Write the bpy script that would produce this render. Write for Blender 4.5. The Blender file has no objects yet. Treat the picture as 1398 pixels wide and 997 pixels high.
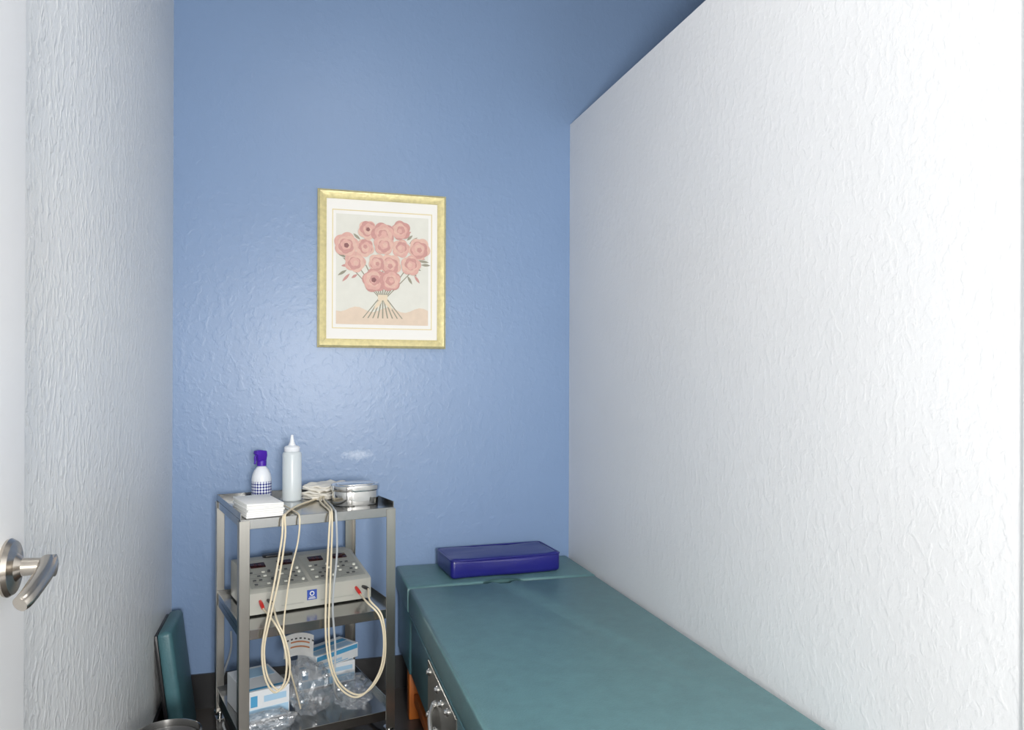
import bpy, bmesh, math, random
from mathutils import Vector, Matrix, noise
random.seed(7)
S = bpy.context.scene
COL = S.collection
H = 1.45      # camera height
D = 3.60      # back wall distance
XL, XR = -0.513, 1.307

# ------------------------------------------------------------------ materials
def nt(name):
    m = bpy.data.materials.new(name); m.use_nodes = True
    t = m.node_tree; b = t.nodes['Principled BSDF']
    return m, t, b
def lin(r, g, b):
    f = lambda c: (c/255/12.92) if c/255 <= .04045 else ((c/255+.055)/1.055)**2.4
    return (f(r), f(g), f(b), 1)
def mat(name, col, rough=.5, metal=0, bump=0, bscale=60, var=0, vscale=8, alpha=1, trans=0, coat=0, spec=.5, stretch=None):
    m, t, b = nt(name)
    b.inputs['Base Color'].default_value = col
    b.inputs['Roughness'].default_value = rough
    b.inputs['Metallic'].default_value = metal
    b.inputs['Alpha'].default_value = alpha
    b.inputs['Transmission Weight'].default_value = trans
    b.inputs['Coat Weight'].default_value = coat
    b.inputs['Specular IOR Level'].default_value = spec
    tc = t.nodes.new('ShaderNodeTexCoord'); src = tc.outputs['Object']
    if stretch:
        mp = t.nodes.new('ShaderNodeMapping'); mp.inputs['Scale'].default_value = stretch
        t.links.new(src, mp.inputs['Vector']); src = mp.outputs[0]
    if var:
        n = t.nodes.new('ShaderNodeTexNoise'); n.inputs['Scale'].default_value = vscale
        n.inputs['Detail'].default_value = 6
        t.links.new(src, n.inputs['Vector'])
        mx = t.nodes.new('ShaderNodeMix'); mx.data_type = 'RGBA'
        mx.inputs[6].default_value = tuple(c*(1-var) for c in col[:3])+(1,)
        mx.inputs[7].default_value = tuple(min(1, c*(1+var)) for c in col[:3])+(1,)
        t.links.new(n.outputs['Fac'], mx.inputs[0]); t.links.new(mx.outputs[2], b.inputs['Base Color'])
    if bump:
        n2 = t.nodes.new('ShaderNodeTexNoise'); n2.inputs['Scale'].default_value = bscale
        n2.inputs['Detail'].default_value = 4
        t.links.new(src, n2.inputs['Vector'])
        bp = t.nodes.new('ShaderNodeBump'); bp.inputs['Strength'].default_value = bump
        bp.inputs['Distance'].default_value = .004
        t.links.new(n2.outputs['Fac'], bp.inputs['Height']); t.links.new(bp.outputs[0], b.inputs['Normal'])
    return m
def stucco(name, col, rough, strength, scale=(1, 1, .45), sc=22, painted_sheen=False, dist=.006):
    m, t, b = nt(name)
    b.inputs['Roughness'].default_value = rough
    tc = t.nodes.new('ShaderNodeTexCoord'); mp = t.nodes.new('ShaderNodeMapping')
    mp.inputs['Scale'].default_value = scale
    t.links.new(tc.outputs['Object'], mp.inputs['Vector'])
    n = t.nodes.new('ShaderNodeTexNoise'); n.inputs['Scale'].default_value = sc; n.inputs['Detail'].default_value = 3
    n.inputs['Distortion'].default_value = .3
    t.links.new(mp.outputs[0], n.inputs['Vector'])
    r = t.nodes.new('ShaderNodeValToRGB'); r.color_ramp.elements[0].position = .5; r.color_ramp.elements[1].position = .62
    t.links.new(n.outputs['Fac'], r.inputs['Fac'])
    n2 = t.nodes.new('ShaderNodeTexNoise'); n2.inputs['Scale'].default_value = 75; n2.inputs['Detail'].default_value = 2
    t.links.new(tc.outputs['Object'], n2.inputs['Vector'])
    ad = t.nodes.new('ShaderNodeMath'); ad.operation = 'MULTIPLY_ADD'; ad.inputs[1].default_value = 1.1
    t.links.new(n2.outputs['Fac'], ad.inputs[0]); t.links.new(r.outputs['Color'], ad.inputs[2])
    bp = t.nodes.new('ShaderNodeBump'); bp.inputs['Strength'].default_value = strength; bp.inputs['Distance'].default_value = dist
    t.links.new(ad.outputs[0], bp.inputs['Height']); t.links.new(bp.outputs[0], b.inputs['Normal'])
    n3 = t.nodes.new('ShaderNodeTexNoise'); n3.inputs['Scale'].default_value = 2.0; n3.inputs['Detail'].default_value = 4
    t.links.new(tc.outputs['Object'], n3.inputs['Vector'])
    mx = t.nodes.new('ShaderNodeMix'); mx.data_type = 'RGBA'
    mx.inputs[6].default_value = tuple(c*.95 for c in col[:3])+(1,); mx.inputs[7].default_value = tuple(min(1, c*1.05) for c in col[:3])+(1,)
    t.links.new(n3.outputs['Fac'], mx.inputs[0])
    out = mx.outputs[2]
    if painted_sheen:   # pale oval painted into the wall colour as a glossy reflection
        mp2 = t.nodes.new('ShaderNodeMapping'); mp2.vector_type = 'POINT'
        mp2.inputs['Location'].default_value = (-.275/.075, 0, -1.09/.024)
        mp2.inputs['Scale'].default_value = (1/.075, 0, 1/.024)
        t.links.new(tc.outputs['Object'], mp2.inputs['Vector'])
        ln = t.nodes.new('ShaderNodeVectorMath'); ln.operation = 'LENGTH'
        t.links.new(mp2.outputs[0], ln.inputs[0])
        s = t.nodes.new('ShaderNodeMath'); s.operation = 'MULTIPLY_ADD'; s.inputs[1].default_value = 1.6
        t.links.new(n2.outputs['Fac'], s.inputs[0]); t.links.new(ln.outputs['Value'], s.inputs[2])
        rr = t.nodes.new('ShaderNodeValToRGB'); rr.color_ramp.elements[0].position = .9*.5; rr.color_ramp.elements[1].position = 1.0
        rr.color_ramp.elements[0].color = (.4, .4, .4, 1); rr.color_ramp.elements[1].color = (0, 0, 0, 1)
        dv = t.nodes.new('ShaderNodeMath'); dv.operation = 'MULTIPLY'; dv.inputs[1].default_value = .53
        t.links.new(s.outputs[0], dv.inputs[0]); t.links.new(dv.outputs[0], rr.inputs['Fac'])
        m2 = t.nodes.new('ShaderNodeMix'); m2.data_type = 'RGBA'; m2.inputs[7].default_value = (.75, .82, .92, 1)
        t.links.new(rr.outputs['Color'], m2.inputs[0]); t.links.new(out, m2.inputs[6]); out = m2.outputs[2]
    t.links.new(out, b.inputs['Base Color'])
    return m

M_blue = stucco('blue_wall_paint', (.185, .278, .45, 1), .37, .17, sc=32, scale=(1, 1, .8), painted_sheen=True, dist=.0018)
M_whiteL = stucco('white_textured_paint', (.75, .765, .77, 1), .32, .6, sc=46, scale=(1, 1, .65), dist=.0024)
M_whiteR = stucco('white_wall_paint', (.755, .762, .775, 1), .42, .24, sc=42, scale=(1, 1, .7), dist=.0016)
M_ceil = mat('ceiling_paint', (.42, .42, .43, 1), .8, bump=.2)
M_door = mat('door_paint', (.87, .87, .87, 1), .35, bump=.02)
M_base = mat('black_baseboard', (.012, .012, .014, 1), .4, bump=.05)
M_steel = mat('brushed_steel', (.46, .445, .41, 1), .3, 1, bump=.03, bscale=60, var=.10, vscale=12, stretch=(6, 6, .3))
M_steeld = mat('shelf_steel', (.42, .42, .41, 1), .2, 1, bump=.03, bscale=30, var=.15, vscale=6)
M_chrome = mat('chrome', (.72, .71, .69, 1), .12, 1, var=.05)
M_nickel = mat('satin_nickel', (.50, .46, .41, 1), .26, 1, var=.05)
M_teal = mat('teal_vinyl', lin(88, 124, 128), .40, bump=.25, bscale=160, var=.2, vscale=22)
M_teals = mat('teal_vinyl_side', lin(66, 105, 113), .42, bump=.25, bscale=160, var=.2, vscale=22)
M_navy = mat('navy_vinyl', (.014, .014, .17, 1), .28, bump=.15, bscale=25, var=.15)
M_gold = mat('mottled_gold', lin(214, 202, 150), .38, .25, bump=.4, bscale=60, var=.28, vscale=55)
M_mat = mat('mat_board', lin(232, 230, 226), .8, var=.01)
M_line = mat('mat_gold_line', lin(216, 200, 150), .5, var=.05)
M_wood = mat('orange_wood', lin(190, 105, 40), .45, var=.25, vscale=20, bump=.1)
M_black = mat('black_plastic', (.012, .012, .014, 1), .35, bump=.03)
M_rubber = mat('grey_rubber', (.06, .06, .06, 1), .6, bump=.05)
M_beige = mat('device_plastic', lin(174, 174, 166), .45, bump=.05, bscale=300, var=.02)
M_beige2 = mat('device_panel', lin(158, 159, 152), .45, var=.03)
M_disp = mat('dark_red_display', (.03, .007, .007, 1), .15, var=.1)
M_red = mat('red_plastic', (.65, .02, .015, 1), .35, var=.05)
M_redd = mat('dim_red_digits', (.09, .01, .01, 1), .35, var=.05)
M_btn = mat('button_grey', lin(70, 72, 74), .5, var=.05)
M_btnw = mat('button_white', lin(225, 225, 215), .5, var=.03)
M_lblue = mat('label_blue', lin(45, 75, 160), .5, var=.05)
M_cable = mat('cream_cable', lin(218, 206, 180), .45, var=.04)
M_tube = mat('grey_tubing', lin(165, 170, 174), .3, var=.05)
M_paper = mat('white_paper', lin(236, 236, 234), .85, bump=.15, bscale=90, var=.02)
M_gauze = mat('cream_gauze', lin(232, 228, 218), .9, bump=.4, bscale=130, var=.05)
M_purple = mat('purple_plastic', lin(70, 25, 160), .35, var=.05)
M_wplast = mat('white_plastic', lin(224, 228, 234), .35, var=.02)
M_trans = mat('translucent_plastic', (.76, .82, .84, 1), .28, alpha=.65, var=.03)
M_floor = mat('floor_vinyl', (.06, .052, .046, 1), .35, bump=.1, var=.5, vscale=5)
M_box = mat('carton_white', lin(222, 226, 230), .6, var=.02)
M_boxb = mat('carton_blue', lin(80, 160, 205), .55, var=.08)
M_boxk = mat('carton_pale_blue', lin(165, 200, 226), .55, var=.08)
M_orange = mat('orange_print', lin(205, 135, 90), .6, var=.1)

def check_mat():
    m, t, b = nt('navy_check_label')
    tc = t.nodes.new('ShaderNodeTexCoord'); sp = t.nodes.new('ShaderNodeSeparateXYZ')
    t.links.new(tc.outputs['Object'], sp.inputs[0])
    at = t.nodes.new('ShaderNodeMath'); at.operation = 'ARCTAN2'
    t.links.new(sp.outputs['Y'], at.inputs[0]); t.links.new(sp.outputs['X'], at.inputs[1])
    sc = t.nodes.new('ShaderNodeMath'); sc.operation = 'MULTIPLY'; sc.inputs[1].default_value = .04
    t.links.new(at.outputs[0], sc.inputs[0])
    cb = t.nodes.new('ShaderNodeCombineXYZ'); t.links.new(sc.outputs[0], cb.inputs['X']); t.links.new(sp.outputs['Z'], cb.inputs['Y'])
    rt = t.nodes.new('ShaderNodeMapping'); rt.inputs['Rotation'].default_value = (0, 0, math.radians(45)); rt.inputs['Location'].default_value = (.003, .003, .003)
    t.links.new(cb.outputs[0], rt.inputs[0])
    ck = t.nodes.new('ShaderNodeTexChecker'); ck.inputs['Scale'].default_value = 120
    ck.inputs['Color1'].default_value = (.02, .03, .22, 1); ck.inputs['Color2'].default_value = (.75, .78, .85, 1)
    t.links.new(rt.outputs[0], ck.inputs['Vector']); t.links.new(ck.outputs['Color'], b.inputs['Base Color'])
    b.inputs['Roughness'].default_value = .35
    return m
M_check = check_mat()
def film_mat():
    m, t, b = nt('clear_plastic_film')
    b.inputs['Base Color'].default_value = (.75, .76, .78, 1); b.inputs['Roughness'].default_value = .35
    tr = t.nodes.new('ShaderNodeBsdfTransparent'); tr.inputs[0].default_value = (.93, .94, .95, 1)
    gl = t.nodes.new('ShaderNodeBsdfGlossy'); gl.inputs['Roughness'].default_value = .13; gl.inputs['Color'].default_value = (.95, .96, .98, 1)
    tc = t.nodes.new('ShaderNodeTexCoord'); n = t.nodes.new('ShaderNodeTexNoise'); n.inputs['Scale'].default_value = 40; n.inputs['Detail'].default_value = 3
    t.links.new(tc.outputs['Object'], n.inputs['Vector'])
    bp = t.nodes.new('ShaderNodeBump'); bp.inputs['Strength'].default_value = .5; bp.inputs['Distance'].default_value = .006
    t.links.new(n.outputs['Fac'], bp.inputs['Height'])
    t.links.new(bp.outputs[0], gl.inputs['Normal']); t.links.new(bp.outputs[0], b.inputs['Normal'])
    m1 = t.nodes.new('ShaderNodeMixShader'); m1.inputs[0].default_value = .22
    t.links.new(tr.outputs[0], m1.inputs[1]); t.links.new(gl.outputs[0], m1.inputs[2])
    m2 = t.nodes.new('ShaderNodeMixShader'); m2.inputs[0].default_value = .12
    t.links.new(m1.outputs[0], m2.inputs[1]); t.links.new(b.outputs[0], m2.inputs[2])
    t.links.new(m2.outputs[0], t.nodes['Material Output'].inputs['Surface'])
    return m
M_film = film_mat()

# ------------------------------------------------------------------ mesh helpers
def empty(name, loc=(0, 0, 0), rz=0, parent=None, **kw):
    o = bpy.data.objects.new(name, None); o.empty_display_size = .05
    o.location = loc; o.rotation_euler = (0, 0, rz); COL.objects.link(o)
    if parent: o.parent = parent
    for k, v in kw.items(): o[k] = v
    return o
def fin(bm, name, mats, parent=None, loc=(0, 0, 0), rot=(0, 0, 0), ang=35, **kw):
    bmesh.ops.recalc_face_normals(bm, faces=bm.faces[:])
    a = math.radians(ang)
    for f in bm.faces: f.smooth = True
    for e in bm.edges:
        if len(e.link_faces) == 2 and e.calc_face_angle(0) > a: e.smooth = False
    me = bpy.data.meshes.new(name); bm.to_mesh(me); bm.free()
    for m in (mats if isinstance(mats, (list, tuple)) else [mats]): me.materials.append(m)
    o = bpy.data.objects.new(name, me); o.location = loc; o.rotation_euler = rot
    COL.objects.link(o)
    if parent: o.parent = parent
    for k, v in kw.items(): o[k] = v
    return o
def abox(bm, x0, x1, y0, y1, z0, z1, bev=0, seg=2, mi=0, M=None):
    vs = [bm.verts.new(v) for v in [(x0,y0,z0),(x1,y0,z0),(x1,y1,z0),(x0,y1,z0),(x0,y0,z1),(x1,y0,z1),(x1,y1,z1),(x0,y1,z1)]]
    fs = [bm.faces.new([vs[i] for i in q]) for q in [(3,2,1,0),(4,5,6,7),(0,1,5,4),(1,2,6,5),(2,3,7,6),(3,0,4,7)]]
    for f in fs: f.material_index = mi
    if M is not None: bmesh.ops.transform(bm, matrix=M, verts=vs)
    if bev:
        es = list({e for f in fs for e in f.edges})
        bmesh.ops.bevel(bm, geom=es, offset=bev, segments=seg, affect='EDGES', profile=.5, material=mi)
    return fs
def lathe(bm, prof, n=32, c=(0, 0, 0), mi=0, M=None, caps=True, ex=1, ey=1):
    rings = []
    for r, z in prof:
        ring = [bm.verts.new((c[0]+ex*r*math.cos(2*math.pi*i/n), c[1]+ey*r*math.sin(2*math.pi*i/n), c[2]+z)) for i in range(n)]
        rings.append(ring)
    for a, b in zip(rings, rings[1:]):
        for i in range(n):
            f = bm.faces.new((a[i], a[(i+1) % n], b[(i+1) % n], b[i])); f.material_index = mi
    if caps:
        f = bm.faces.new(rings[0][::-1]); f.material_index = mi
        f = bm.faces.new(rings[-1]); f.material_index = mi
    if M is not None: bmesh.ops.transform(bm, matrix=M, verts=[v for r in rings for v in r])
def prism(bm, pts, z0, z1, bev=0, seg=2, mi=0, M=None):
    lo = [bm.verts.new((p[0], p[1], z0)) for p in pts]; hi = [bm.verts.new((p[0], p[1], z1)) for p in pts]
    n = len(pts); fs = [bm.faces.new(lo[::-1]), bm.faces.new(hi)]
    for i in range(n): fs.append(bm.faces.new((lo[i], lo[(i+1) % n], hi[(i+1) % n], hi[i])))
    for f in fs: f.material_index = mi
    if M is not None: bmesh.ops.transform(bm, matrix=M, verts=lo+hi)
    if bev:
        es = list(fs[0].edges)+list(fs[1].edges)
        bmesh.ops.bevel(bm, geom=es, offset=bev, segments=seg, affect='EDGES', profile=.5, material=mi)
def rrect(w, d, r, n=8, cx=0, cy=0):
    pts = []
    for sx, sy, a0 in ((1, 1, 0), (-1, 1, 90), (-1, -1, 180), (1, -1, 270)):
        for i in range(n+1):
            a = math.radians(a0+90*i/n)
            pts.append((cx+sx*(w/2-r)+r*math.cos(a), cy+sy*(d/2-r)+r*math.sin(a)))
    return pts
# (corner arcs of rrect are generated with signed centres; angles already carry the quadrant)
def smooth_pts(P, k=8):
    P = [Vector(p) for p in P]; Q = [2*P[0]-P[1]]+P+[2*P[-1]-P[-2]]; out = []
    for i in range(1, len(Q)-2):
        for j in range(k):
            t = j/k; a, b, c, d = Q[i-1:i+3]
            out.append(.5*((2*b)+(-a+c)*t+(2*a-5*b+4*c-d)*t*t+(-a+3*b-3*c+d)*t**3))
    out.append(P[-1]); return out
def tube(bm, P, r, n=8, k=8, mi=0, smooth=True, closed=False):
    pts = smooth_pts(P, k) if smooth else [Vector(p) for p in P]
    t0 = (pts[1]-pts[0]).normalized(); up = Vector((0, 0, 1)) if abs(t0.z) < .9 else Vector((1, 0, 0))
    nrm = (up-t0*up.dot(t0)).normalized(); rings = []
    for i, p in enumerate(pts):
        if closed: t = (pts[(i+1) % len(pts)]-pts[i-1]).normalized()
        else: t = (pts[min(i+1, len(pts)-1)]-pts[max(i-1, 0)]).normalized()
        nrm = (nrm-t*nrm.dot(t)).normalized(); b = t.cross(nrm)
        rr = r(i/(len(pts)-1)) if callable(r) else r
        rings.append([bm.verts.new(p+rr*(nrm*math.cos(2*math.pi*j/n)+b*math.sin(2*math.pi*j/n))) for j in range(n)])
    prs = list(zip(rings, rings[1:]))
    if closed: prs.append((rings[-1], rings[0]))
    for a, b in prs:
        for j in range(n):
            f = bm.faces.new((a[j], a[(j+1) % n], b[(j+1) % n], b[j])); f.material_index = mi
    if not closed:
        bm.faces.new(rings[0][::-1]).material_index = mi; bm.faces.new(rings[-1]).material_index = mi
def RX(a): return Matrix.Rotation(math.radians(a), 4, 'X')
def RY(a): return Matrix.Rotation(math.radians(a), 4, 'Y')
def RZ(a): return Matrix.Rotation(math.radians(a), 4, 'Z')
T = Matrix.Translation

# ------------------------------------------------------------------ room
def struct(name, boxes, m, bev=0, **kw):
    bm = bmesh.new()
    for b in boxes: abox(bm, *b, bev=bev)
    o = fin(bm, name, m, kind='structure', **kw); return o
CEIL = 3.45
struct('floor', [(-1.0, 3.4, -1.2, D+.1, -.1, 0)], M_floor)
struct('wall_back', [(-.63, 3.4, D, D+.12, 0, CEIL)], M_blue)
struct('wall_left', [(XL-.12, XL, -1.2, D, 0, CEIL)], M_whiteL)
struct('wall_right', [(XR, XR+.11, -1.2, D, 0, 2.705)], M_whiteR)
struct('blocker_wall_front', [(XR+.11, 3.4, -1.2, -1.1, 0, CEIL)], M_blue)      # unseen, added beyond the partition to block world light
struct('blocker_wall_far', [(3.4, 3.5, -1.2, D+.12, 0, CEIL)], M_blue)  # unseen side wall, also added to keep world light out
struct('ceiling', [(-.8, 3.5, -1.2, D+.12, CEIL, CEIL+.1)], M_ceil)
struct('baseboard_back', [(XL+.0, XR, D-.012, D, 0, .15)], M_base)
struct('baseboard_left', [(XL, XL+.012, 1.5, D-.012, 0, .15)], M_base)
struct('trim_1', [(XR-.005, XR, .95, 1.12, 0, 2.68)], M_door, bev=.002)
# open door leaf beside the left wall, with lever handle
door = struct('door_1', [(-.44, -.40, .46, 1.34, .01, 2.55)], M_door, bev=.003)
bm = bmesh.new()
hz, hy = 1.172, 1.265
lathe(bm, [(.0, 0), (.041, 0), (.042, .004), (.038, .010), (.020, .013), (.013, .02), (.012, .045), (.016, .05), (.016, .062), (.0, .066)], n=36, caps=False, M=T((-.4, hy, hz))@RY(90))
tube(bm, [(-.347, hy, hz+.004), (-.343, hy-.03, hz-.002), (-.343, hy-.075, hz-.012), (-.345, hy-.105, hz-.02), (-.349, hy-.115, hz-.024)],
     lambda t: .0135-.003*t, n=14)
fin(bm, 'lever_handle', M_nickel, parent=door, label='satin nickel lever door handle with round rose')

# ------------------------------------------------------------------ framed picture
fx0, fx1, fz0, fz1 = .092, .680, 1.582, 2.301
W, Hh = fx1-fx0, fz1-fz0
pic = empty('framed_picture', ((fx0+fx1)/2, D-.001, fz0), label='gold-framed floral print with white mat on the blue wall', category='framed picture')
def frame_ring(bm, w0, h0, z0, bwd, y0, y1, mi=0, prof=True):
    # mitred ring in XZ plane; profile bulging toward room (-y)
    out = [(-w0/2, z0), (w0/2, z0), (w0/2, z0+h0), (-w0/2, z0+h0)]
    pr = [(0, y0), (0, y1*.6), (.25, y1), (.6, y1*.85), (1, y1*.55), (1, y0)] if prof else [(0, y0), (0, y1), (1, y1), (1, y0)]
    loops = []
    for t, y in pr:
        o = t*bwd
        loops.append([bm.verts.new((x+(o if x < 0 else -o), y, z+(o if z < z0+h0/2 else -o))) for x, z in out])
    for a, b in zip(loops, loops[1:]+loops[:1]):
        for i in range(4): bm.faces.new((a[i], a[(i+1) % 4], b[(i+1) % 4], b[i])).material_index = mi
bm = bmesh.new(); frame_ring(bm, W, Hh, 0, .040, 0, -.028); fin(bm, 'frame', M_gold, parent=pic, ang=20)
bm = bmesh.new(); abox(bm, -W/2+.036, W/2-.036, -.010, -.002, .036, Hh-.036)
frame_ring(bm, W-.13, Hh-.175, .0875, .004, -.010, -.0112, mi=1, prof=False)
fin(bm, 'mat_board', [M_mat, M_line], parent=pic)
# plain generic print: a loose tied bunch of round blossoms (flat shapes), colours paled to stand for glass reflection
pal = [mat('print_ground', lin(218, 217, 208), .8, var=.05, vscale=30), mat('print_lower_wash', lin(218, 199, 180), .8, var=.08, vscale=40),
       mat('print_ribbon', lin(222, 206, 182), .8, var=.06, vscale=40), mat('print_pink', lin(212, 168, 158), .8, var=.14, vscale=60),
       mat('print_salmon', lin(216, 180, 166), .8, var=.14, vscale=60), mat('print_rose', lin(196, 148, 142), .8, var=.14, vscale=60),
       mat('print_dark', lin(140, 98, 98), .8, var=.2, vscale=60), mat('print_leaf', lin(152, 148, 132), .8, var=.15, vscale=60)]
bm = bmesh.new(); pw, ph = W-.165, Hh-.215; pz = .1075
lay = [-.0105]
def flat(pts, mi):
    lay[0] -= .00004
    f = bm.faces.new([bm.verts.new((x, lay[0], z)) for x, z in pts]); f.material_index = mi
def rect(x0, x1, z0, z1, mi): flat([(x0, z0), (x1, z0), (x1, z1), (x0, z1)], mi)
rect(-pw/2, pw/2, pz, pz+ph, 0)
flat([(-pw/2, pz), (pw/2, pz)]+[(pw/2-pw*i/20, pz+.07+.012*math.sin(i*.9)) for i in range(21)], 1)
def bloom(cx, cz, r, mi, k=5, depth=.12, ph0=0):
    flat([(cx+r*(1-depth+depth*abs(math.cos(k*a/2+ph0)))*math.cos(a), cz+r*(1-depth+depth*abs(math.cos(k*a/2+ph0)))*math.sin(a)) for a in [2*math.pi*i/50 for i in range(50)]], mi)
def leaf(cx, cz, a, L, w, mi):
    p = [(i/12*L, w*math.sin(math.pi*i/12)) for i in range(13)]+[(i/12*L, -w*math.sin(math.pi*i/12)) for i in range(11, 0, -1)]
    c, s = math.cos(a), math.sin(a); flat([(cx+x*c-z*s, cz+x*s+z*c) for x, z in p], mi)
tz = pz+.125
for i in range(9):
    x = (i-4)*.015
    flat([(x*.25-.003, tz), (x*.25+.003, tz), (x*1.5+.003, pz+.03), (x*1.5-.003, pz+.03)], 7)
    flat([(x*.25-.003, tz), (x*.25+.003, tz), (x*2.6+.003, tz+.15), (x*2.6-.003, tz+.15)], 7)
rect(-.022, .022, tz-.012, tz+.014, 2)
leaf(0, tz, -2.2, .07, .009, 2); leaf(0, tz, -.9, .07, .009, 2)
cx0, cz0 = 0.0, tz+.19
for i in range(34):
    a = -.7+i*(math.pi+1.4)/33; R = random.uniform(.12, .165)
    leaf(cx0+R*1.1*math.cos(a), cz0+R*.85*math.sin(a)-.01, a+random.uniform(-.5, .5), random.uniform(.03, .055), .006, random.choice([7, 7, 5]))
spots = []
for j, (cnt, zz) in enumerate([(2, -.10), (4, -.035), (5, .045), (3, .115)]):
    for i in range(cnt):
        spots.append(((i-(cnt-1)/2)*.078+random.uniform(-.012, .012), zz+random.uniform(-.014, .014), random.uniform(.040, .058)))
random.shuffle(spots)
for i, (x, z, r) in enumerate(spots):
    for q in range(5): bloom(cx0+x+.004*math.sin(q*2+i), cz0+z+.004*math.cos(q*2+i), r*(1-.19*q), [3, 4, 5][(i+q) % 3], k=5, depth=.16, ph0=i+q*.7)
    if i % 4 == 2: bloom(cx0+x, cz0+z, r*.2, 6)
fin(bm, 'print', pal, parent=pic)

# ------------------------------------------------------------------ utility cart
CA = math.atan2(.245, .970); CX, CY = -.187, 2.82
def C(lx, ly, z): return (CX+lx*math.cos(CA)-ly*math.sin(CA), CY+lx*math.sin(CA)+ly*math.cos(CA), z)
CW, CD = .575, .51
cart = empty('utility_cart', (CX, CY, 0), CA, label='stainless steel three-shelf medical cart on casters', category='cart')
ZS = [.95, .562, .174]
for x, y in ((0, 0), (CW, 0), (0, CD), (CW, CD)):
    bm = bmesh.new(); sx = 1 if x == 0 else -1; sy = 1 if y == 0 else -1
    x0, x1 = sorted((x, x+sx*.036)); y0, y1 = sorted((y, y+sy*.004))
    abox(bm, x0, x1, y0, y1, .10, .945, bev=.001, seg=1)
    x0, x1 = sorted((x, x+sx*.004)); y0, y1 = sorted((y+sy*.004, y+sy*.036))
    abox(bm, x0, x1, y0, y1, .10, .945, bev=.001, seg=1)
    fin(bm, 'leg', M_steel, parent=cart)
    bm = bmesh.new(); cx, cy = x+sx*.018, y+sy*.018
    lathe(bm, [(.008, .06), (.008, .10), (.022, .10), (.022, .106)], c=(cx, cy, 0), n=20, mi=0)
    abox(bm, cx-.016, cx-.013, cy-.02, cy+.03, .03, .075, mi=0); abox(bm, cx+.013, cx+.016, cy-.02, cy+.03, .03, .075, mi=0)
    abox(bm, cx-.016, cx+.016, cy-.02, cy+.02, .072, .076, mi=0)
    lathe(bm, [(.01, -.012), (.028, -.012), (.032, -.006), (.032, .006), (.028, .012), (.01, .012)], n=28, mi=1, M=T((cx, cy+.015, .033))@RY(90))
    fin(bm, 'caster', [M_chrome, M_rubber], parent=cart, label='swivel caster with dark rubber wheel')
for i, z in enumerate(ZS):
    bm = bmesh.new(); g = .005; t = .003
    abox(bm, g, CW-g, g, CD-g, z-t, z)
    abox(bm, g, CW-g, -.002+g, g+t-.002, z-.035, z, bev=.001, seg=1)       # front lip down
    u = .022
    abox(bm, g, g+t, g, CD-g, z-.03, z+u, bev=.0008, seg=1); abox(bm, CW-g-t, CW-g, g, CD-g, z-.03, z+u, bev=.0008, seg=1)
    abox(bm, g, CW-g, CD-g-t, CD-g, z-.03, z+u, bev=.0008, seg=1)
    fin(bm, 'shelf', M_steeld, parent=cart)

# ---- things on the cart's top shelf
zt = ZS[0]+.0005
# paper towel stack
bm = bmesh.new(); zz = 0
for i in range(7):
    th = random.uniform(.006, .008); dx, dy = random.uniform(-.003, .003), random.uniform(-.003, .003)
    abox(bm, -.065+dx, .065+dx, -.10+dy, .10+dy, zz, zz+th-.0002, bev=.002, seg=2); zz += th
for v in bm.verts:
    v.co.z += .006*noise.noise(v.co*9)*(v.co.z/.06)
fin(bm, 'paper_towel_stack', M_paper, loc=C(.086, .112, zt+.001), rot=(0, 0, CA+.06), label='stack of folded white paper towels on the cart', category='paper towels')
# spray bottle
sb = empty('spray_bottle', C(.165, .43, zt), CA, label='white spray bottle with purple top and navy checked label', category='spray bottle')
bm = bmesh.new()
lathe(bm, [(.034, 0), (.038, .003), (.039, .01), (.039, .075)], n=36, caps=False, mi=1)
lathe(bm, [(.039, .075), (.039, .083), (.036, .10), (.029, .118), (.019, .131), (.014, .136), (.014, .145)], n=36, caps=False, mi=0)
lathe(bm, [(.0, 0), (.034, 0)], n=36, caps=False, mi=0)
fin(bm, 'bottle_body', [M_wplast, M_check], parent=sb)
bm = bmesh.new()
lathe(bm, [(.017, .136), (.019, .138), (.019, .156), (.015, .160)], n=28)
prism(bm, [(-.022, .158), (.016, .158), (.020, .178), (.018, .196), (-.014, .202), (-.030, .198), (-.032, .186), (-.024, .180)], -.012, .012, bev=.003, M=RZ(25)@RX(90))
fin(bm, 'spray_head', M_purple, parent=sb, label='purple spray head')
bm = bmesh.new(); tube(bm, [(-.024, 0, .182), (-.032, 0, .172), (-.030, 0, .155), (-.034, 0, .146)], .004); bmesh.ops.transform(bm, matrix=RZ(25), verts=bm.verts)
fin(bm, 'trigger', M_purple, parent=sb)
# squeeze bottle
qb = empty('squeeze_bottle', C(.266, .345, zt), CA, label='tall translucent squeeze bottle with cone nozzle', category='bottle')
bm = bmesh.new(); lathe(bm, [(.0, 0), (.034, 0), (.0375, .004), (.0375, .186), (.035, .193), (.028, .198), (.026, .2)], n=40, caps=False)
fin(bm, 'bottle_body', M_trans, parent=qb)
bm = bmesh.new(); lathe(bm, [(.030, .198), (.031, .2), (.031, .214), (.026, .219), (.015, .222), (.009, .235), (.005, .262), (.003, .264), (.0, .264)], n=36, caps=False)
fin(bm, 'nozzle_cap', M_wplast, parent=qb, label='white screw cap with cone nozzle')
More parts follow.
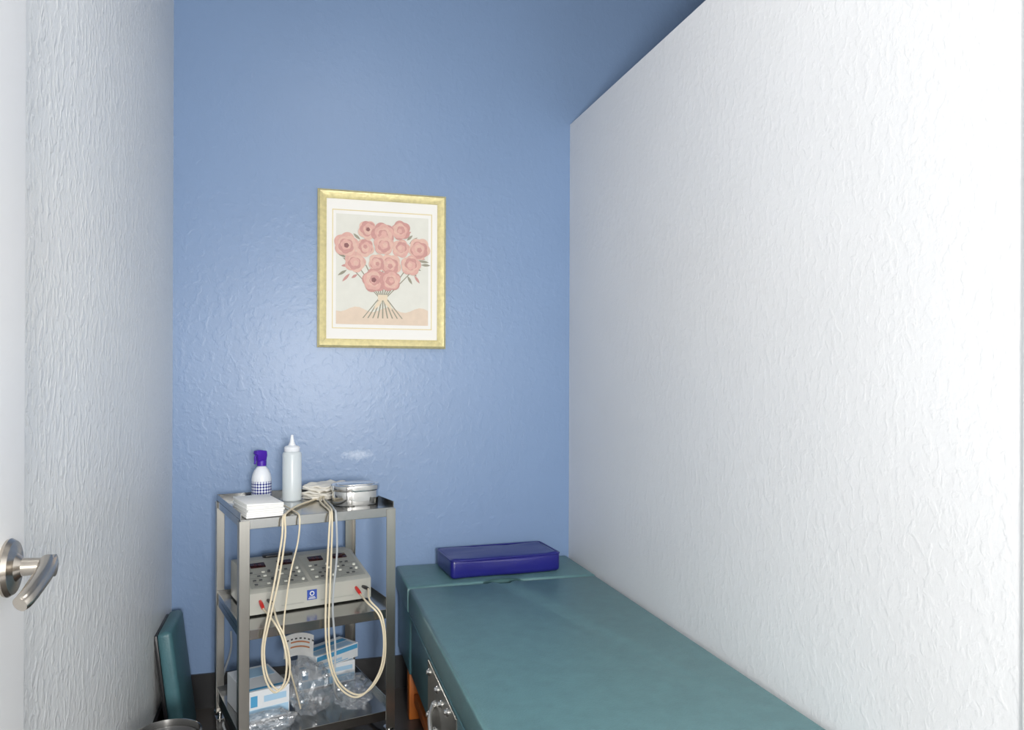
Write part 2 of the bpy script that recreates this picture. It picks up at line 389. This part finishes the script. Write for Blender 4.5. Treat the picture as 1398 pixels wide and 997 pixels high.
# gauze stack
gz = empty('gauze_stack', C(.402, .340, zt), CA+.25, label='loose pile of folded cream gauze cloths', category='gauze')
zz = 0.0
for i in range(7):
    bm = bmesh.new(); w, d = random.uniform(.064, .084), random.uniform(.055, .072)
    abox(bm, -w, w, -d, d, 0, .008, bev=.003, seg=2)
    bmesh.ops.subdivide_edges(bm, edges=[e for e in bm.edges if e.calc_length() > .05], cuts=10, use_grid_fill=True)
    for v in bm.verts: v.co.z += (.009*noise.noise(v.co*24+Vector((i*5, 0, 0)))+.004) * min(1, .3+i*.2)
    fin(bm, 'folded_gauze', M_gauze, parent=gz, loc=(random.uniform(-.006, .014), random.uniform(-.01, .01), zz), rot=(0, 0, random.uniform(-.35, .35)), ang=60); zz += .0078
# steel tin
tin = empty('instrument_tin', C(.466, .155, zt), CA+.02, label='oval polished stainless steel tin with lid', category='metal tin')
bm = bmesh.new(); prism(bm, rrect(.176, .140, .062), 0, .058, bev=.005); fin(bm, 'tin_body', M_chrome, parent=tin)
bm = bmesh.new(); prism(bm, rrect(.186, .150, .067), .054, .078, bev=.006, seg=3); prism(bm, rrect(.15, .114, .050), .077, .0815, bev=.002)
fin(bm, 'lid', M_chrome, parent=tin)

# ---- electrotherapy unit on the middle shelf
zm = ZS[1]+.0005
dev = empty('electrotherapy_unit', C(.062, .150, zm+.006), CA+.03, label='light grey electrotherapy machine with sloped control panel on cart', category='medical device')
DW, DD = .475, .315
bm = bmesh.new()
prof = [(0, 0), (DD, 0), (DD, .142), (.235, .148), (.010, .085), (0, .078)]
prism(bm, [(y, z) for y, z in prof], 0, DW, bev=.005, M=Matrix(((0, 0, 1, 0), (1, 0, 0, 0), (0, 1, 0, 0), (0, 0, 0, 1))))
fin(bm, 'housing', M_beige, parent=dev)
for x in (.04, DW-.04):
    for y in (.03, DD-.03):
        bm = bmesh.new(); lathe(bm, [(.012, -.0055), (.012, .001)], c=(x, y, 0), n=16); fin(bm, 'rubber_foot', M_rubber, parent=dev)
PM = T((0, .010, .0855))@RX(math.degrees(math.atan2(.063, .225)))
PL = .2336
bm = bmesh.new()
for x0 in (.015, .245): abox(bm, x0, x0+.215, .012, PL-.01, 0, .0012, bev=.0005, seg=1, M=PM)
fin(bm, 'control_panel', M_beige2, parent=dev)
for x in (.045, .150, .275, .375):
    bm = bmesh.new(); abox(bm, x, x+.058, .165, .200, .0012, .005, bev=.001, M=PM); fin(bm, 'display', M_disp, parent=dev, label='dark red numeric display window')
    bm = bmesh.new()
    for k in range(2):
        ox = x+.016+k*.018
        for (a, b, c, d) in ((0, .008, 0, .001), (0, .008, .0075, .0085), (0, .008, .015, .016), (0, .001, .0, .008), (.007, .008, 0, .008), (0, .001, .008, .016), (.007, .008, .008, .016)):
            abox(bm, ox+a, ox+b, .174+c, .174+d, .005, .0053, M=PM)
    fin(bm, 'display_digits', M_redd, parent=dev, kind='stuff')
for x0 in (.028, .138, .258, .362):
    for r_ in range(4):
        for c_ in range(4):
            if (r_*2+c_+int(x0*100)) % 3 == 0: continue
            bm = bmesh.new(); x = x0+.004+c_*.023; y = .035+r_*.030
            if c_ == 3: lathe(bm, [(.006, 0), (.0055, .006), (.0, .0065)], n=16, c=(x+.004, y+.003, .0012), caps=False, M=PM)
            else: abox(bm, x, x+.012, y, y+.008, .0012, .0045, bev=.0008, seg=1, M=PM)
            fin(bm, 'button', M_btn if (r_*3+c_+int(x0*50)) % 3 else M_btnw, parent=dev)
bm = bmesh.new()
for x0 in (.028, .138, .258, .362):
    for r_ in range(4): abox(bm, x0, x0+.09, .028+r_*.030, .0288+r_*.030, .0012, .0016, M=PM)
fin(bm, 'panel_lines', M_btn, parent=dev, kind='stuff')
# front emblem and slot
bm = bmesh.new(); abox(bm, .216, .254, -.0012, .001, .026, .064, mi=0)
lathe(bm, [(.009, 0), (.009, .001)], n=20, mi=1, M=T((.235, -.0010, .050))@RX(90))
lathe(bm, [(.0055, 0), (.0055, .0015)], n=20, mi=0, M=T((.235, -.0010, .050))@RX(90))
abox(bm, .221, .249, -.0022, -.001, .030, .0325, mi=1); abox(bm, .224, .246, -.0022, -.001, .0355, .0375, mi=1)
fin(bm, 'emblem', [M_lblue, M_btnw], parent=dev, label='blue square maker emblem with white ring')
for a, b in ((.12, .205), (.27, .40)):
    bm = bmesh.new(); abox(bm, a, b, -.001, .001, .018, .022); fin(bm, 'front_stripe', M_beige2, parent=dev)
def devw(x, y, z):   # unit local -> world
    a = CA+.03; o = C(.062, .150, zm+.006)
    return Vector((o[0]+x*math.cos(a)-y*math.sin(a), o[1]+x*math.sin(a)+y*math.cos(a), o[2]+z))
# small black pad on top of the unit
bm = bmesh.new(); prism(bm, rrect(.12, .045, .015), 0, .009, bev=.002)
fin(bm, 'electrode_pad', M_black, loc=devw(.175, .272, .1475), rot=(0, 0, CA+.1), label='flat black electrode pad lying on the grey machine', category='electrode pad')

# ---- electrode leads (twin cables)
def lead(path, px, offs, lab):
    root = empty('electrode_lead', C(path[0][0], path[0][1], path[0][2]), 0, label=lab, category='cable', group='electrode leads')
    o = Vector(root.location)
    for s, m in ((-1, M_red), (1, M_black)):
        pts = []
        for i, (x, y, z) in enumerate(path):
            k = s*offs*(1+.6*math.sin(i*1.3+s))
            pts.append(Vector(C(x+k, y+.003*s, z+.002*s))-o)
        soc = devw(px+s*.014, 0, .048); tip = devw(px+s*.016, -.055, .043+.008*s)
        pts.append(tip-o)
        bm = bmesh.new(); tube(bm, pts, .0036, n=8, k=10); fin(bm, 'wire', M_cable, parent=root)
        bm = bmesh.new(); tube(bm, [tip-o, tip.lerp(soc, .5)-o, soc-o], lambda t: .0055+.0018*math.sin(3.1*t), n=12, k=6)
        fin(bm, 'plug', m, parent=root, label='red plug' if s < 0 else 'black plug')
    return root
lead([(.36, .30, zt+.008), (.315, .255, zt+.006), (.24, .16, zt+.006), (.17, .03, zt+.006), (.148, -.012, .945), (.143, -.022, .88), (.125, -.02, .74), (.102, -.025, .62), (.078, -.028, .50), (.085, -.03, .40), (.118, -.03, .345), (.155, -.03, .37), (.165, -.03, .44), (.150, -.02, .52), (.125, -.0, .575)],
     .055, .006, 'cream twin cable looped below the machine, red and black plugs')
lead([(.38, .30, zt+.03), (.355, .235, zt+.012), (.345, .14, zt+.006), (.33, .03, zt+.006), (.318, -.012, .945), (.312, -.022, .88), (.308, -.02, .70), (.306, -.025, .52), (.318, -.028, .40), (.35, -.03, .315), (.41, -.035, .27), (.47, -.03, .29), (.515, -.03, .36), (.522, -.03, .46), (.505, -.02, .55), (.475, .03, .595)],
     .425, .006, 'cream twin cable drooping to the bottom shelf, with colored plugs')
bm = bmesh.new()
P = [(.385, .30, zt+.004), (.36, .12, zt+.005), (.340, .02, zt+.005), (.338, -.012, .94), (.34, -.018, .80), (.325, -.018, .62), (.335, -.02, .45), (.33, -.02, .33), (.36, .04, .25), (.40, .12, .20)]
tube(bm, [C(*p) for p in P], .004, k=10)
fin(bm, 'clear_tubing', M_tube, label='grey flexible tubing hanging down the front of the cart', category='tubing')
bm = bmesh.new()
P = [(.20, .30, zt+.004), (.205, .06, zt+.005), (.205, -.012, .942), (.198, -.018, .86), (.175, -.015, .76), (.160, -.012, .66), (.15, -.012, .54), (.17, -.01, .42), (.21, .05, .30), (.24, .10, .21)]
tube(bm, [C(*p) for p in P], .003, k=10)
fin(bm, 'thin_cable', M_cable, label='thin cream cable hanging from the top shelf', category='cable')

# ---- bottom shelf: cartons and plastic
zb = ZS[2]+.0005
def carton(name, w, d, h, lx, ly, z, rz, style, lab):
    root = empty(name, C(lx, ly, z), CA+rz, label=lab, category='box')
    bm = bmesh.new(); abox(bm, -w/2, w/2, -d/2, d/2, 0, h, bev=.0015, seg=1)
    fin(bm, 'carton_body', M_box, parent=root)
    e = .0006; bm = bmesh.new()
    if style == 0:
        abox(bm, -w/2+.004, w/2-.004, -d/2-e, -d/2, h*.62, h*.92, mi=0); abox(bm, -w/2+.01, w*.1, -d/2-e, -d/2, h*.2, h*.38, mi=1)
        abox(bm, -w/2+.01, w*.25, -d/2-e, -d/2, h*.10, h*.14, mi=0)
        abox(bm, -w/2+.006, w/2-.02, -d/2+.01, -d/2+.05, h, h+e, mi=1); abox(bm, -w/2+.03, w/2-.01, 0, d/2-.03, h, h+e, mi=0)
    else:
        abox(bm, -w/2+.004, w/2-.004, -d/2-e, -d/2, h*.08, h*.42, mi=1); abox(bm, -w*.1, w/2-.012, -d/2-e, -d/2, h*.6, h*.8, mi=1)
        abox(bm, -w/2+.01, w/2-.01, -d/2+.012, -d/2+.03, h, h+e, mi=0); abox(bm, -w/4, w/2-.01, d*.05, d/2-.02, h, h+e, mi=1)
        abox(bm, -w/2+.015, -w/2+.04, -d/2-e, -d/2, h*.5, h*.85, mi=0)
    fin(bm, 'printed_panel', [M_boxb, M_boxk], parent=root, label='light blue printed bands')
    return root
carton('glove_box', .16, .25, .115, .120, .27, zb, .10, 1, 'white and light blue glove carton on bottom shelf')
carton('supply_box', .24, .13, .085, .41, .41, zb, .05, 1, 'blue and white supply carton on the cart bottom shelf')
carton('supply_box', .22, .12, .06, .43, .39, zb+.087, .40, 0, 'blue and white supply carton lying askew on another carton')
def bag(name, lx, ly, z, sx, sy, sz, seed, rz, lab):
    bm = bmesh.new(); bmesh.ops.create_icosphere(bm, subdivisions=4, radius=1)
    for v in bm.verts:
        q = v.co.copy()
        rid = 1-abs(noise.noise(q*2.6+Vector((0, seed*4, 0))))*2.2
        rid2 = 1-abs(noise.noise(q*5.5+Vector((seed*3, 0, 4))))*2
        f = .82+.22*noise.noise(q*1.6+Vector((seed*9, 0, 0)))+.17*rid+.07*rid2
        v.co = Vector((q.x*sx*f, q.y*sy*f, max(-.80, q.z*f)*sz))
        v.co.z += sz*.80
    return fin(bm, name, M_film, loc=C(lx, ly, z), rot=(0, 0, CA+rz), ang=14, label=lab, category='plastic bag')
bag('plastic_bag', .290, .17, zb+.001, .080, .12, .105, 1, .1, 'crumpled clear plastic bag on the cart bottom shelf')
bag('plastic_bag', .455, .15, zb+.001, .080, .13, .05, 2, -.1, 'flattened clear plastic bag beside blue carton')
bag('plastic_bag', .12, .055, zb+.001, .095, .055, .04, 3, 0, 'flat crumpled clear plastic wrapper at shelf edge')
# printed pouch standing between cartons
bm = bmesh.new()
n = 14
grid = [[None]*(n+1) for _ in range(n+1)]
for i in range(n+1):
    for j in range(n+1):
        x = (i/n-.5)*.105; z = j/n*.085
        grid[i][j] = bm.verts.new((x, .018*math.cos(i/n*math.pi)+.006*noise.noise(Vector((x*30, 0, z*30))), z+.014*math.sin(i/n*3)))
for i in range(n):
    for j in range(n):
        f = bm.faces.new((grid[i][j], grid[i+1][j], grid[i+1][j+1], grid[i][j+1]))
        f.material_index = 1 if j in (5, 8) and 2 < i < 12 else (2 if j == 10 and i % 2 else 0)
bmesh.ops.solidify(bm, geom=bm.faces[:], thickness=.002)
fin(bm, 'printed_pouch', [M_paper, M_orange, M_btn], loc=C(.275, .27, zb+.16), rot=(-.35, .15, CA), label='curled white paper pouch with orange print in plastic bag', category='paper pouch')

# ------------------------------------------------------------------ treatment table
TX0, TX1, TZ = .455, 1.292, .57
tab = empty('treatment_table', ((TX0+TX1)/2, 2.5, 0), 0, label='teal vinyl padded treatment table with wooden legs', category='treatment table')
off = Vector((-(TX0+TX1)/2, -2.5, 0))
def tfin(bm, *a, **k):
    bmesh.ops.transform(bm, matrix=T(off), verts=bm.verts); return fin(bm, *a, parent=tab, **k)
xm = .865
bm = bmesh.new()
pts = [(TX0, 1.42), (TX1, 1.42), (TX1, 3.196)]
pts += [(xm+.07, 3.196)]+[(xm+.07*math.cos(a), 3.196-.03*math.sin(a)) for a in [math.pi*i/10 for i in range(1, 10)]]+[(xm-.07, 3.196), (TX0, 3.196)]
prism(bm, pts, TZ-.11, TZ, bev=.018, seg=4); tfin(bm, 'main_pad', M_teal, ang=60)
bm = bmesh.new()
pts = [(TX0-.004, 3.204), (xm-.09, 3.204)]+[(xm-.09*math.cos(a), 3.204+.05*math.sin(a)) for a in [math.pi*i/10 for i in range(1, 10)]]+[(xm+.09, 3.204), (TX1, 3.204), (TX1, D-.012), (TX0-.004, D-.012)]
prism(bm, pts, TZ-.11, TZ+.002, bev=.016, seg=4); tfin(bm, 'head_pad', M_teal, ang=60, label='separate padded head section with face notch')
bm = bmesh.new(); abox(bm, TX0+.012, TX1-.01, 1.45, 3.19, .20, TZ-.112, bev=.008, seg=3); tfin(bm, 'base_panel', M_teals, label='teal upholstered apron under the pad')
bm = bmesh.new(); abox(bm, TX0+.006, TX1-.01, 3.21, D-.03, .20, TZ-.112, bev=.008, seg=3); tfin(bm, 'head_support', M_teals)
bm = bmesh.new(); abox(bm, xm-.1, xm+.1, 3.10, 3.30, TZ-.1115, TZ-.1105+.002); tfin(bm, 'notch_shade', M_black)  # black sheet standing in for the shade at the notch bottom
for x in (TX0+.010, TX1-.1):
    for y in (1.55, 3.24):
        bm = bmesh.new(); abox(bm, x, x+.055, y, y+.07, 0, .202, bev=.004); tfin(bm, 'leg', M_wood)
bm = bmesh.new(); abox(bm, TX0+.03, TX0+.065, 1.62, 3.24, .07, .11, bev=.004); tfin(bm, 'stretcher', M_wood)
# adjustment bracket on the side
bm = bmesh.new(); px = TX0+.012
abox(bm, px-.005, px+.001, 2.25, 2.75, .21, .43, bev=.0015, seg=1)
tfin(bm, 'bracket_plate', M_steel, label='riveted steel adjustment bracket')
for y, z in ((2.71, .40), (2.71, .25), (2.55, .40), (2.60, .33), (2.48, .38), (2.45, .29), (2.37, .40), (2.60, .24)):
    bm = bmesh.new(); lathe(bm, [(.013, 0), (.013, .003), (.010, .006), (.008, .012), (.0, .013)], n=18, caps=False, M=T((px-.005, y, z))@RY(-90)); tfin(bm, 'bolt', M_chrome)
bm = bmesh.new(); tube(bm, [(px-.012, 2.60, .33), (px-.03, 2.56, .30), (px-.032, 2.48, .24), (px-.03, 2.42, .19)], .008, n=12)
lathe(bm, [(.0, -.02), (.012, -.017), (.016, 0), (.012, .017), (0, .02)], n=18, caps=False, mi=1, c=(px-.03, 2.415, .185)); tfin(bm, 'release_lever', [M_chrome, M_black])
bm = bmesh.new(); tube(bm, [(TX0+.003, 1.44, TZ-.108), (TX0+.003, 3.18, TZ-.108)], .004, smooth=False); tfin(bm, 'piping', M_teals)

# cushion
cu = empty('cushion', (.893, 3.405, TZ+.0035), math.radians(4), label='navy blue vinyl block cushion on the table head', category='cushion')
bm = bmesh.new(); abox(bm, -.255, .255, -.13, .13, 0, .082, bev=.018, seg=4)
bmesh.ops.subdivide_edges(bm, edges=[e for e in bm.edges if e.calc_length() > .06], cuts=8, use_grid_fill=True)
for v in bm.verts:
    x, y = v.co.x/.25, v.co.y/.125
    if v.co.z > .03: v.co.z += .008*(1-x*x)*(1-y*y)*.6-.006*abs(noise.noise(v.co*14))+.008*x*x*y*y
    v.co.y += -.006*math.sin(v.co.x*12)
fin(bm, 'cushion_body', M_navy, parent=cu, ang=60)
bm = bmesh.new(); tube(bm, [(x, y-.006*math.sin(x*12), .075+.005*(x/.25)**2) for x, y in rrect(.510, .260, .02, n=5)], .0035, smooth=False, closed=True); fin(bm, 'piping', M_navy, parent=cu)

# ------------------------------------------------------------------ leaning padded board, bin, cords
pb = empty('padded_board', (-.415, 3.31, .0), 0, label='teal vinyl padded board leaning against white wall', category='padded board')
bm = bmesh.new(); abox(bm, -.032, .022, -.155, .155, 0, .475, bev=.018, seg=4)
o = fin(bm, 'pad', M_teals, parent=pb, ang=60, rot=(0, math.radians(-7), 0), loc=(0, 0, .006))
bm = bmesh.new(); abox(bm, -.045, -.032, -.145, .145, .01, .465, bev=.002); fin(bm, 'backing_board', M_black, parent=pb, rot=(0, math.radians(-7), 0), loc=(0, 0, .006))
bn = empty('waste_bin', (-.367, 2.49, 0), 0, label='small round stainless steel waste bin on floor', category='waste bin')
bm = bmesh.new(); lathe(bm, [(0, 0), (.085, 0), (.088, .004), (.094, .37), (.098, .373), (.098, .383), (.092, .385), (.090, .37), (.080, .02), (0, .02)], n=48, caps=False); fin(bm, 'bin_body', M_chrome, parent=bn)
bm = bmesh.new(); lathe(bm, [(0, .357), (.088, .357), (.088, .365), (.06, .371), (0, .373)], n=48, caps=False); fin(bm, 'inner_lid', M_rubber, parent=bn, label='dark recessed lid')
bm = bmesh.new(); tube(bm, [(-.27, 3.585, .33), (-.27, 3.56, .25), (-.30, 3.45, .14), (-.28, 3.30, .05), (-.22, 3.22, .01), (-.10, 3.2, .006), (.1, 3.1, .006)], .0045, k=12)
fin(bm, 'power_cord', M_tube, label='light grey power cord looping down to the floor', category='cord')
bm = bmesh.new(); tube(bm, [(.25, 3.45, .006), (.32, 3.2, .006), (.40, 3.05, .006), (.34, 2.9, .006), (.42, 2.78, .006), (.52, 2.85, .006), (.62, 3.05, .006)], .005, k=12)
fin(bm, 'power_cord', M_black, label='black power cord lying on the dark floor', category='cord')

# ------------------------------------------------------------------ light
def area(name, loc, target, size, power, col=(1, 1, 1)):
    l = bpy.data.lights.new(name, 'AREA'); l.shape = 'RECTANGLE'; l.size, l.size_y = size; l.energy = power; l.color = col
    o = bpy.data.objects.new(name, l); o.location = loc
    o.rotation_euler = (Vector(target)-Vector(loc)).to_track_quat('-Z', 'Y').to_euler(); COL.objects.link(o); return o
area('camera_flash', (.25, -1.5, 1.58), (.4, 3.6, 1.32), (.5, .4), 134, (1, .985, .955))
area('ceiling_light', (.35, 1.6, CEIL-.03), (.45, 2.1, 0), (.8, 1.2), 16, (1, .985, .96))
w = bpy.data.worlds.new('world'); S.world = w; w.use_nodes = True
w.node_tree.nodes['Background'].inputs[0].default_value = (1, .99, .975, 1); w.node_tree.nodes['Background'].inputs[1].default_value = .88
S.view_settings.view_transform = 'Standard'

# ------------------------------------------------------------------ camera
cd = bpy.data.cameras.new('camera'); cam = bpy.data.objects.new('camera', cd); COL.objects.link(cam)
cd.sensor_width = 36; cd.lens = 36*1050/1398; cd.shift_y = 16.5/1398; cd.clip_start = .02
R = Matrix.Rotation(math.radians(-15.7), 4, 'Z')@Matrix.Rotation(math.radians(90), 4, 'X')@Matrix.Rotation(math.radians(.2), 4, 'Z')
cam.matrix_world = T((0, 0, H))@R
S.camera = cam
